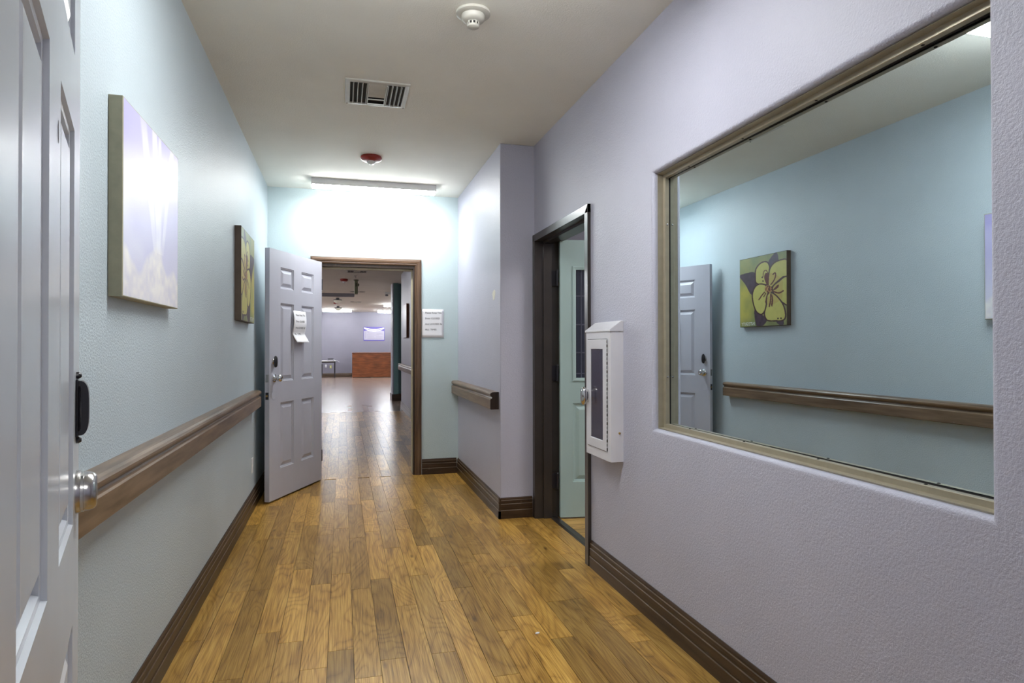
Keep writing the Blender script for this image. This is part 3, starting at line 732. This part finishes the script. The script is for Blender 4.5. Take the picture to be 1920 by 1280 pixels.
def sky_picture(n):
    u = np.linspace(0, 1, n); U, V = np.meshgrid(u, u)       # u left to right as seen facing the wall, v down
    N1, N2, N3 = blur_noise(n, 5, 8), blur_noise(n, 12, 9), blur_noise(n, 30, 10)
    mix = lambda a, b, t: a[None,None,:]*(1-t[...,None]) + b[None,None,:]*t[...,None]
    img = mix(lin((172,167,214)), lin((206,206,228)), np.clip(V*1.25+.5*(N1-.5),0,1))
    for x0, x1, w0, al in ((.30,.52,.07,.55), (.50,.58,.06,.8), (.60,.62,.035,.7), (.86,.66,.05,.5)):
        c = x0+(x1-x0)*V/.68; wd = w0*(1-.45*V)
        k = np.clip((1-np.abs(U-c)/wd)*2.2, 0, 1)*(V < .70)*al*(.75+.5*(N2-.5))
        img = img*(1-k[...,None]) + lin((238,238,246))*k[...,None]
    edge = .80 - .13*np.exp(-((U-.56)/.13)**2) - .10*np.exp(-((U-.04)/.10)**2) - .06*np.exp(-((U-.92)/.09)**2) + .10*(N1-.5) + .07*(N2-.5)
    k = np.clip((V-edge)/.05, 0, 1)*(.8+.2*N3)
    cl = mix(lin((208,206,220)), lin((236,233,230)), np.clip(N2*.7+N3*.5,0,1))
    return img*(1-k[...,None]) + cl*k[...,None]
def wood_picture(n):
    N1, N2 = blur_noise(n, 5, 21), blur_noise(n, 16, 22)
    return lin((186,186,196))[None,None,:]*(.85+.2*N1+.1*N2)[...,None]
def canvas(loc, size, depth, n, pic, edge, label, facing=1, flipu=False, tall=None):
    """stretched canvas hung on a wall of constant x; facing +1 looks to +x, -1 to -x"""
    r = empty('wall_canvas', loc)
    h = size/2; tall = tall or size
    obj('stretched_edge', MB().loops([[(facing*x, -h+i, 0+i),(facing*x, h-i, 0+i),(facing*x, h-i, tall-i),(facing*x, -h+i, tall-i)] for x, i in ((.001,0),(depth-.002,0),(depth,.002),(depth,.004))], cap0=True), edge, r)
    vs_ = []; fs = []
    for j in range(n):
        for i in range(n):
            yy_ = -h+.0035+(size-.007)*i/(n-1); zz = tall-.0035-(tall-.007)*j/(n-1)
            vs_.append((facing*depth, yy_, zz))
    for j in range(n-1):
        for i in range(n-1):
            q = (j*n+i, j*n+i+1, (j+1)*n+i+1, (j+1)*n+i); fs.append(q[::-1] if facing > 0 else q)
    me = bpy.data.meshes.new('picture'); me.from_pydata(vs_, [], fs)
    img = pic(n)
    if flipu: img = img[:, ::-1]
    at = me.color_attributes.new('Col', 'FLOAT_COLOR', 'POINT')
    at.data.foreach_set('color', np.concatenate([img, np.ones((n,n,1))], 2).astype(np.float32).ravel())
    obj('picture', me, PICT, r)
    return tag(r, label, 'painting', 'wall canvases')
# on the left wall larger y lies to the right when facing the wall
c1 = canvas((XL, 2.448, 1.402), .655, .040, 150, sky_picture, CANVAS, 'lavender canvas of light rays over pale clouds on the teal wall', tall=.597)
c2 = canvas((XL, 4.725, 1.424), .625, .040, 190, flower_picture, CANVASB, 'square canvas of a yellow flower with dark leaves on the teal wall', flipu=True, tall=.612)
V, F = text_mesh('INTEGRITY', .042)
obj('lettering', MB().add([(.0408, .3125-.215+x*.92, .012+y) for x, y, z in V], F), PAPER, c2)
canvas((1.17, 11.95, 1.42), .62, .045, 40, wood_picture, plain('canvas_edge_rust', srgb(120,72,44), .6, var=.3), 'canvas with a rust-brown edge on the corridor wall beyond the doorway', facing=-1)

# ------------------------------------------------------------------ ceiling lamps
def wrap_lamp(name, loc, length, mat_e, label, wd=.115, h=.075, rz=0, lip=True, housing=WHITEP, group='surface ceiling lamps'):
    r = empty(name, loc, rz); a = length/2
    k = .74 if lip else .12; e = .47 if lip else .5
    obj('housing', MB().box(-a, a, -wd*.5, wd*.5, -h*k, 0), housing, r, bevel=.003)
    prof = [(-wd*e, -h*k), (-wd*e, -h*(.80 if lip else .6)), (-wd*.40, -h*.92), (-wd*.28, -h), (wd*.28, -h), (wd*.40, -h*.92), (wd*e, -h*(.80 if lip else .6)), (wd*e, -h*k)]
    obj('diffuser', MB().prism([(0, y, z) for y, z in prof], (-a+.008,0,0), (a-.008,0,0)), mat_e, r)
    for s in (-1, 1):
        obj('end_cap', MB().box(s*a-.008 if s > 0 else -a, s*a if s > 0 else -a+.008, -wd/2-.002, wd/2+.002, -h*.8, -.0005), housing, r)
    return tag(r, label, 'ceiling lamp', group)
wrap_lamp('ceiling_lamp', (.287, 5.90, ZC), 1.10, HALL_E2, 'lit white wraparound lamp above the far doorway')
wrap_lamp('ceiling_lamp', (.287, 2.19, ZC), 1.10, HALL_E, 'lit wraparound lamp on the ceiling between the mirror and the sky canvas')
wrap_lamp('ceiling_lamp', (.25, -1.2, ZC), 1.10, HALL_E, 'added unseen fill lamp in the lobby behind the near doorway')  # unseen lamp, added as fill for the walls near the camera
wrap_lamp('ceiling_lamp', (2.7, 3.3, ZC), 1.10, ROOM_E, 'lit lamp in the side room behind the mint door')

# ------------------------------------------------------------------ hall ceiling devices
def vent(loc, label, sx=.352, sy=.20, detail=True):
    r = empty('air_vent', loc)
    a, b = sx/2, sy/2
    fr = MB().loops([[(-a+i,-b+i,z),(a-i,-b+i,z),(a-i,b-i,z),(-a+i,b-i,z)] for i, z in ((0,0),(0,-.004),(.004,-.008),(.026,-.010),(.028,-.008),(.028,0))])
    obj('frame', fr, VENTM, r)
    obj('void', MB().box(-a+.027, a-.027, -b+.027, b-.027, -.002, -.0005), VDARK, r)
    x0, x1 = -a+.028, a-.028; w3 = (x1-x0)/3
    def slat(c, along, ln, tilt, hw=.0075):
        # thin tilted blade
        t = .0012; ct, st = math.cos(tilt), math.sin(tilt)
        pr = [(-hw*ct-t*st, -hw*st+t*ct), (hw*ct-t*st, hw*st+t*ct), (hw*ct+t*st, hw*st-t*ct), (-hw*ct+t*st, -hw*st-t*ct)]
        m = MB()
        if along == 'y': m.prism([(c[0]+p_, c[1], c[2]+q_) for p_, q_ in pr], (0,-ln/2,0), (0,ln/2,0))
        else: m.prism([(c[0], c[1]+p_, c[2]+q_) for p_, q_ in pr], (-ln/2,0,0), (ln/2,0,0))
        obj('slat', m, VENTM, r)
    for k in range(4):
        slat((x0+w3*(k+.75)/4, 0, -.009), 'y', sy-.056, R(70)); slat((x1-w3*(k+.75)/4, 0, -.009), 'y', sy-.056, R(-70))
    for k in range(5):
        slat((0, -b+.036+(sy-.072)*k/4, -.009), 'x', w3-.008, R(-14 if k < 3 else 14), (sy-.072)/8*.66)
    for s in (-1, 1): obj('divider', MB().box(s*w3/2-.003, s*w3/2+.003, -b+.028, b-.028, -.014, -.002), VENTM, r)
    for s in (-1, 1): obj('screw', MB().lathe([(.005,-.008),(.005,-.0105),(.002,-.012)], (s*(a-.012), b-.014, 0), 'z', 10), STEEL, r)
    return tag(r, label, 'air vent', 'ceiling air vents')
vent((.195, 3.81, ZC), 'white three-way louvred vent in the hall ceiling', .36, .37)
# smoke detector near the top of the frame
DETM = plain('aged_white_plastic', srgb(196,194,184), .4, var=.04)
sd = empty('smoke_detector', (.563, 2.775, ZC))
obj('base', MB().lathe([(.076,0),(.076,-.010),(.070,-.014),(.05,-.015)], n=40), DETM, sd, smooth=40)
obj('body', MB().lathe([(.052,-.014),(.052,-.030),(.046,-.038),(.030,-.044)], n=40), DETM, sd, smooth=40)
hdc = MB().lathe([(.027,-.043),(.027,-.046)], n=32); hdc.lathe([(.027,-.058),(.026,-.066),(.018,-.071)], n=32); hdc.lathe([(.016,-.044),(.016,-.060)], n=20)
hd_ = obj('sensor_head', hdc, DETM, sd, smooth=40)
obj('chamber', MB().lathe([(.0235,-.044),(.0235,-.06)], n=24), VDARK, sd)
for k in range(10):
    t = 2*math.pi*k/10; obj('rib', MB().box(-.003,.003,-.0015,.0015,-.059,-.045), DETM, sd).matrix_local = Matrix.Translation((.026*math.cos(t), .026*math.sin(t), 0)) @ Matrix.Rotation(t+math.pi/2, 4, 'Z')
obj('slot', MB().box(-.035,-.015,.058,.062,-.0155,-.013), VDARK, sd)
tag(sd, 'round off-white smoke detector on the hall ceiling', 'smoke detector')
# red strobe
def strobe(loc, label, rr=.083, k=1.0):
    r = empty('fire_strobe', loc)
    obj('body', MB().lathe([(rr*.94,0),(rr,-.012*k),(rr*.97,-.024*k),(rr*.82,-.034*k),(rr*.5,-.038*k)], n=36), REDP, r, smooth=40)
    obj('lens', MB().lathe([(rr*.42,-.037*k),(rr*.40,-.046*k),(rr*.28,-.058*k),(rr*.1,-.063*k)], n=10), CLEAR, r)
    return tag(r, label, 'fire alarm', 'red ceiling alarms')
strobe((.218, 5.09, ZC), 'red round strobe alarm with clear lens on the hall ceiling')

# ------------------------------------------------------------------ extinguisher cabinet on the right wall
ec = empty('extinguisher_cabinet', (XR, 3.14, .668)); CW, CH, CD = .335, .66, .070
prof = [(0, -CW/2), (-CD+.012, -CW/2), (-CD+.003, -CW/2+.003), (-CD, -CW/2+.012), (-CD, CW/2-.006), (-CD+.006, CW/2), (0, CW/2)]
obj('body', MB().prism([(a, b, 0) for a, b in prof], (0,0,0), (0,0,CH)), WHITEM, ec, smooth=30)
tp = [(0, CH), (-CD-.004, CH), (-CD-.004, CH+.010), (-.012, CH+.055), (0, CH+.055)]
obj('sloped_top', MB().prism([(a, 0, b) for a, b in tp], (0,-CW/2-.004,0), (0,CW/2+.004,0)), WHITEM, ec, bevel=.002)
dx = -CD; y0, y1, z0, z1 = -CW/2+.040, CW/2-.030, .048, .620
cdoor = obj('door', MB().loops([[(dx-d_, y0+i, z0+i), (dx-d_, y1-i, z0+i), (dx-d_, y1-i, z1-i), (dx-d_, y0+i, z1-i)] for i, d_ in ((0,0),(0,.003),(.002,.005),(.048,.005),(.050,.003),(.050,-.004))]), WHITEM, ec)
obj('door_gap', MB().loops([[(dx-.0006, y0-i, z0-i), (dx-.0006, y1+i, z0-i), (dx-.0006, y1+i, z1+i), (dx-.0006, y0-i, z1+i)] for i in (-.001, .0025)]), VDARK, ec)
obj('pane', MB().box(dx+.0005, dx+.0008+.0005-.003, y0+.049, y1-.049, z0+.049, z1-.049), SMOKED, cdoor)
for k in range(26):
    zz = z0+.012+(z1-z0-.024)*k/25
    obj('hinge_knuckle', MB().lathe([(.0028, zz-.007), (.0028, zz+.007)], (dx-.0035, y0-.0045, 0), 'z', 8), STEEL if k % 2 else VDARK, cdoor)
hk = MB().loops([[(dx-.004-o_, y1-.022+a*math.cos(t), .315+b*math.sin(t)) for t in [2*math.pi*i/24 for i in range(24)]] for a, b, o_ in ((.013,.034,0),(.014,.036,.016),(.026,.048,.024),(.028,.050,.032),(.023,.045,.040),(.009,.022,.044))], cap0=True, cap1=True)
obj('pull', hk, CHROME, cdoor, smooth=50)
obj('side_screw', MB().lathe([(.006,0),(.006,-.003),(.003,-.008)], (-.022, -CW/2, .145), 'y', 10), BRASS, ec)
tag(ec, 'white surface fire extinguisher cabinet with smoked window beside the mirror', 'cabinet')

# ------------------------------------------------------------------ outlet behind the far door, speck on the floor
oc = empty('wall_outlet', (XL, 5.25, .285))
obj('cover_plate', MB().box(.0, .006, -.036, .036, 0, .116), WHITEP, oc, bevel=.003)
for z in (.036, .08): obj('socket', MB().box(.005, .008, -.016, .016, z-.014, z+.014), WHITEM, oc, bevel=.004)
tag(oc, 'white wall outlet low on the teal wall behind the open far door', 'outlet')
sp = MB().loops([[(.010*math.cos(t)*(1+.3*math.sin(2*t)), .007*math.sin(t), z) for t in [2*math.pi*i/9 for i in range(9)]] for z in (0, .003)] + [[(.005*math.cos(t), .003*math.sin(t), .0045) for t in [2*math.pi*i/9 for i in range(9)]]], cap0=True, cap1=True)
o = obj('paper_scrap', sp, PAPER, loc=(.825, 2.668, .0003)); tag(o, 'tiny white scrap lying on the plank floor', 'scrap')

# ------------------------------------------------------------------ large room beyond
wrap_lamp('ceiling_lamp', (-.19, 26.2, ZC), 1.10, FAR_E, 'lit strip lamp on the large room ceiling above the white table', h=.095, lip=False, group='far room lamps')
wrap_lamp('ceiling_lamp', (1.95, 26.5, ZC), 1.10, FAR_E, 'lit strip lamp on the large room ceiling above the wooden counter', h=.095, lip=False, group='far room lamps')
wrap_lamp('ceiling_lamp', (1.94, 22.5, ZC), 1.10, FAR_E, 'lit strip lamp on the large room ceiling in front of the counter lamp', h=.095, lip=False, group='far room lamps')
wrap_lamp('ceiling_lamp', (-.22, 18.3, ZC), 1.10, GREYM, 'unlit grey strip lamp on the large room ceiling', housing=GREYM, h=.095, lip=False, group='far room lamps')
for x, y, lb in ((-2.6, 22.3, 'level with the rear bowl lamp'), (-2.6, 18.2, 'level with the unlit lamp'), (3.2, 18.2, 'behind the teal pillar'), (-2.6, 26.3, 'near the back wall'), (-2.6, 13.0, 'where the corridor widens')):  # out-of-view lamps added to light the large room from its sides
    wrap_lamp('ceiling_lamp', (x, y, ZC), 1.10, FAR_E, 'added unseen strip lamp at the side of the large room '+lb, h=.095, lip=False, group='added far room side lamps')
vent((.28, 12.9, ZC), 'louvred vent in the corridor ceiling beyond the end doorway', .40, .40)
vent((.40, 17.6, ZC), 'louvred vent in the large room ceiling beside the unlit lamp', .40, .30)
vent((.43, 21.6, ZC), 'louvred vent in the large room ceiling near the bowl lamps', .36, .30)
strobe((.04, 14.4, ZC), 'red strobe alarm on the corridor ceiling beyond the doorway', .085, 1.5)
strobe((-.2, 22.1, ZC), 'small red alarm on the ceiling between the two bowl lamps', .085, 1.3)
# sprinkler
spk = empty('sprinkler_head', (.272, 13.7, ZC))
obj('escutcheon', MB().lathe([(.035,0),(.032,-.008),(.012,-.012)], n=18), STEEL, spk); obj('deflector', MB().lathe([(.008,-.01),(.008,-.04),(.022,-.042),(.022,-.045)], n=16), STEEL, spk)
tag(spk, 'sprinkler head on the corridor ceiling beyond the doorway', 'sprinkler')
# olive hanging fixture
hf = empty('hanging_fixture', (.297, 14.5, ZC))
obj('canopy', MB().lathe([(.055,0),(.05,-.03),(.02,-.04)], n=20), OLIVE, hf)
obj('body', MB().box(-.036, .036, -.10, .10, -.32, -.035), OLIVE, hf, bevel=.006)
obj('slot', MB().box(-.008, .008, -.1012, -.099, -.16, -.08), VDARK, hf)
obj('side_head', MB().lathe([(.0,.03),(.03,.036),(.034,.055),(.02,.066)], (0, -.05, -.12), 'x', 16), OLIVE, hf, smooth=40)
tag(hf, 'slim olive hanging fixture under the corridor ceiling beyond the doorway', 'ceiling fixture')
def bowl(loc, label):
    r = empty('bowl_lamp', loc)
    obj('rim', MB().lathe([(.05,0),(.05,-.05),(.125,-.055),(.135,-.065),(.12,-.075)], n=28), BLACK, r, smooth=40)
    obj('bowl', MB().lathe([(.118,-.073),(.11,-.11),(.08,-.145),(.04,-.165),(.008,-.175)], n=28), BOWL, r, smooth=50)
    return tag(r, label, 'ceiling lamp', 'bowl ceiling lamps')
bowl((-.134, 20.0, ZC), 'dark-rimmed bowl ceiling lamp nearer the corridor'); bowl((-.142, 24.0, ZC), 'dark-rimmed bowl ceiling lamp nearer the back wall')
# emergency lamp
em = empty('emergency_lamp', (1.25, 17.6, ZC)); obj('case', MB().box(-.13,.13,-.04,.04,-.06,0), WHITEP, em, bevel=.006)
for s in (-1, 1): obj('lamp_head', MB().lathe([(.02,-.055),(.04,-.075),(.036,-.11)], (s*.08,0,0), 'z', 16), GREYM, em)
tag(em, 'small twin-head emergency lamp on the large room ceiling', 'emergency lamp')
# counter
ct = empty('reception_counter', (1.2, 27.0, 0)); a = .80
obj('top', MB().box(-a-.01, a+.01, -.31, .33, .985, 1.02), COUNTER, ct, bevel=.003)
for k in range(6):
    obj('front_board', MB().box(-a+.02, a-.02, -.300, -.280, .02+.16*k, .02+.16*k+.157), COUNTER, ct, bevel=.002)
for s in (-1, 1): obj('side_panel', MB().box(s*a-.02*(s > 0), s*a+.02*(s < 0), -.30, .32, 0, .985), COUNTER, ct)
obj('plinth', MB().box(-a+.02, a-.02, -.28, .30, 0, .98), DKW, ct)
tag(ct, 'reddish-brown wooden reception counter against the lavender back wall', 'counter')
# table with cloth
tb = empty('folding_table', (-.95, 26.95, 0))
obj('tabletop', MB().box(-.70, .70, -.34, .34, .675, .70), WHITEP, tb, bevel=.004)
for sx in (-1, 1):
    for sy in (-1, 1): obj('leg', MB().box(sx*.66-.022, sx*.66+.022, sy*.28-.022, sy*.28+.022, 0, .676), BLACK, tb)
obj('apron', MB().box(-.64, .64, -.30, -.28, .62, .676), DKW, tb)
tag(tb, 'white-topped table with black legs against the lavender back wall', 'table')
dv = empty('desk_phone', (-.44, 26.85, .70)); obj('base', MB().prism([(0,-.1,0),(0,.1,0),(0,.1,.06),(0,-.1,.02)], (-.13,0,0), (.13,0,0)), GREYM, dv)
obj('handset', MB().box(-.12,.10,-.02,.05,.05,.085), BLACK, dv, bevel=.012); tag(dv, 'grey device with a black handset lying on the white table', 'telephone')
ppr = MB().loops([[(-.05, y, .702+z) for y, z in ((-.1,0),(.1,0))], [(.05, y, .703) for y in (-.1,.1)], [(.12, y, .69) for y in (-.1,.1)], [(.16, y, .645) for y in (-.1,.1)], [(.19, y, .64) for y in (-.1,.1)]], closed_ring=False)
o = obj('paper_sheet', ppr, PAPER, loc=(-.29, 26.85, 0)); m_ = o.modifiers.new('thickness', 'SOLIDIFY'); m_.thickness = .002; m_.offset = 1
tag(o, 'white paper sheet drooping over the end of the table', 'paper')
# outlets on the back wall
for x, z, mt, nm, lb in ((-.66, .40, WHITEP, 'wall_outlet', 'white outlet plate on the back wall under the table'), (-.465, .36, YELL, 'wall_outlet', 'yellow outlet plate on the back wall under the table')):
    r = empty(nm, (x, 27.8, z)); obj('cover_plate', MB().box(-.036,.036,-.006,0,0,.115), mt, r, bevel=.003); obj('socket', MB().box(-.016,.016,-.009,-.005,.03,.085), WHITEM, r); tag(r, lb, 'outlet')
# poster
po = empty('wall_poster', (1.317, 27.8, 1.507)); PWp, PHp = .88, .605
obj('board', MB().box(-PWp/2, PWp/2, -.012, 0, 0, PHp), POSTB, po)
obj('sheet', MB().box(-PWp/2+.02, PWp/2-.02, -.014, -.012, .055, PHp-.02), POSTW, po)
def band(y, f0, f1, mat, nm):
    N_ = 16; m = MB(); A = [(-PWp/2+.02+(PWp-.04)*i/N_, y, f0(i/N_)) for i in range(N_+1)]; B = [(-PWp/2+.02+(PWp-.04)*i/N_, y, f1(i/N_)) for i in range(N_+1)]
    m.loops([A, B, [(p[0], y+.0008, p[2]) for p in B]], closed_ring=False); obj(nm, m, mat, po)
sag = lambda t: 4*t*(1-t)
band(-.0150, lambda t: PHp-.02, lambda t: PHp-.10-.08*abs(2*t-1)+.0*sag(t), POSTB, 'heading_band')
band(-.0160, lambda t: PHp-.03-.06*sag(t), lambda t: PHp-.055-.07*sag(t), PAPER, 'swoosh')
band(-.0160, lambda t: PHp-.05-.12*sag(t), lambda t: PHp-.07-.13*sag(t), PAPER, 'swoosh')
for k, (x0_, x1_, z_) in enumerate(((-.3,-.2,.38),(-.25,.35,.33),(.1,.38,.29),(-.3,.2,.25),(-.28,.0,.165),(.08,.34,.165),(-.28,.32,.11))):
    obj('print_line', MB().box(x0_, x1_, -.0148, -.014, z_, z_+.012), GREYM, po)
obj('margin_line', MB().box(-.355, -.345, -.0148, -.014, .12, .40), GREYM, po)
tag(po, 'white and violet poster with curved ribbons on the back wall above the counter', 'poster')
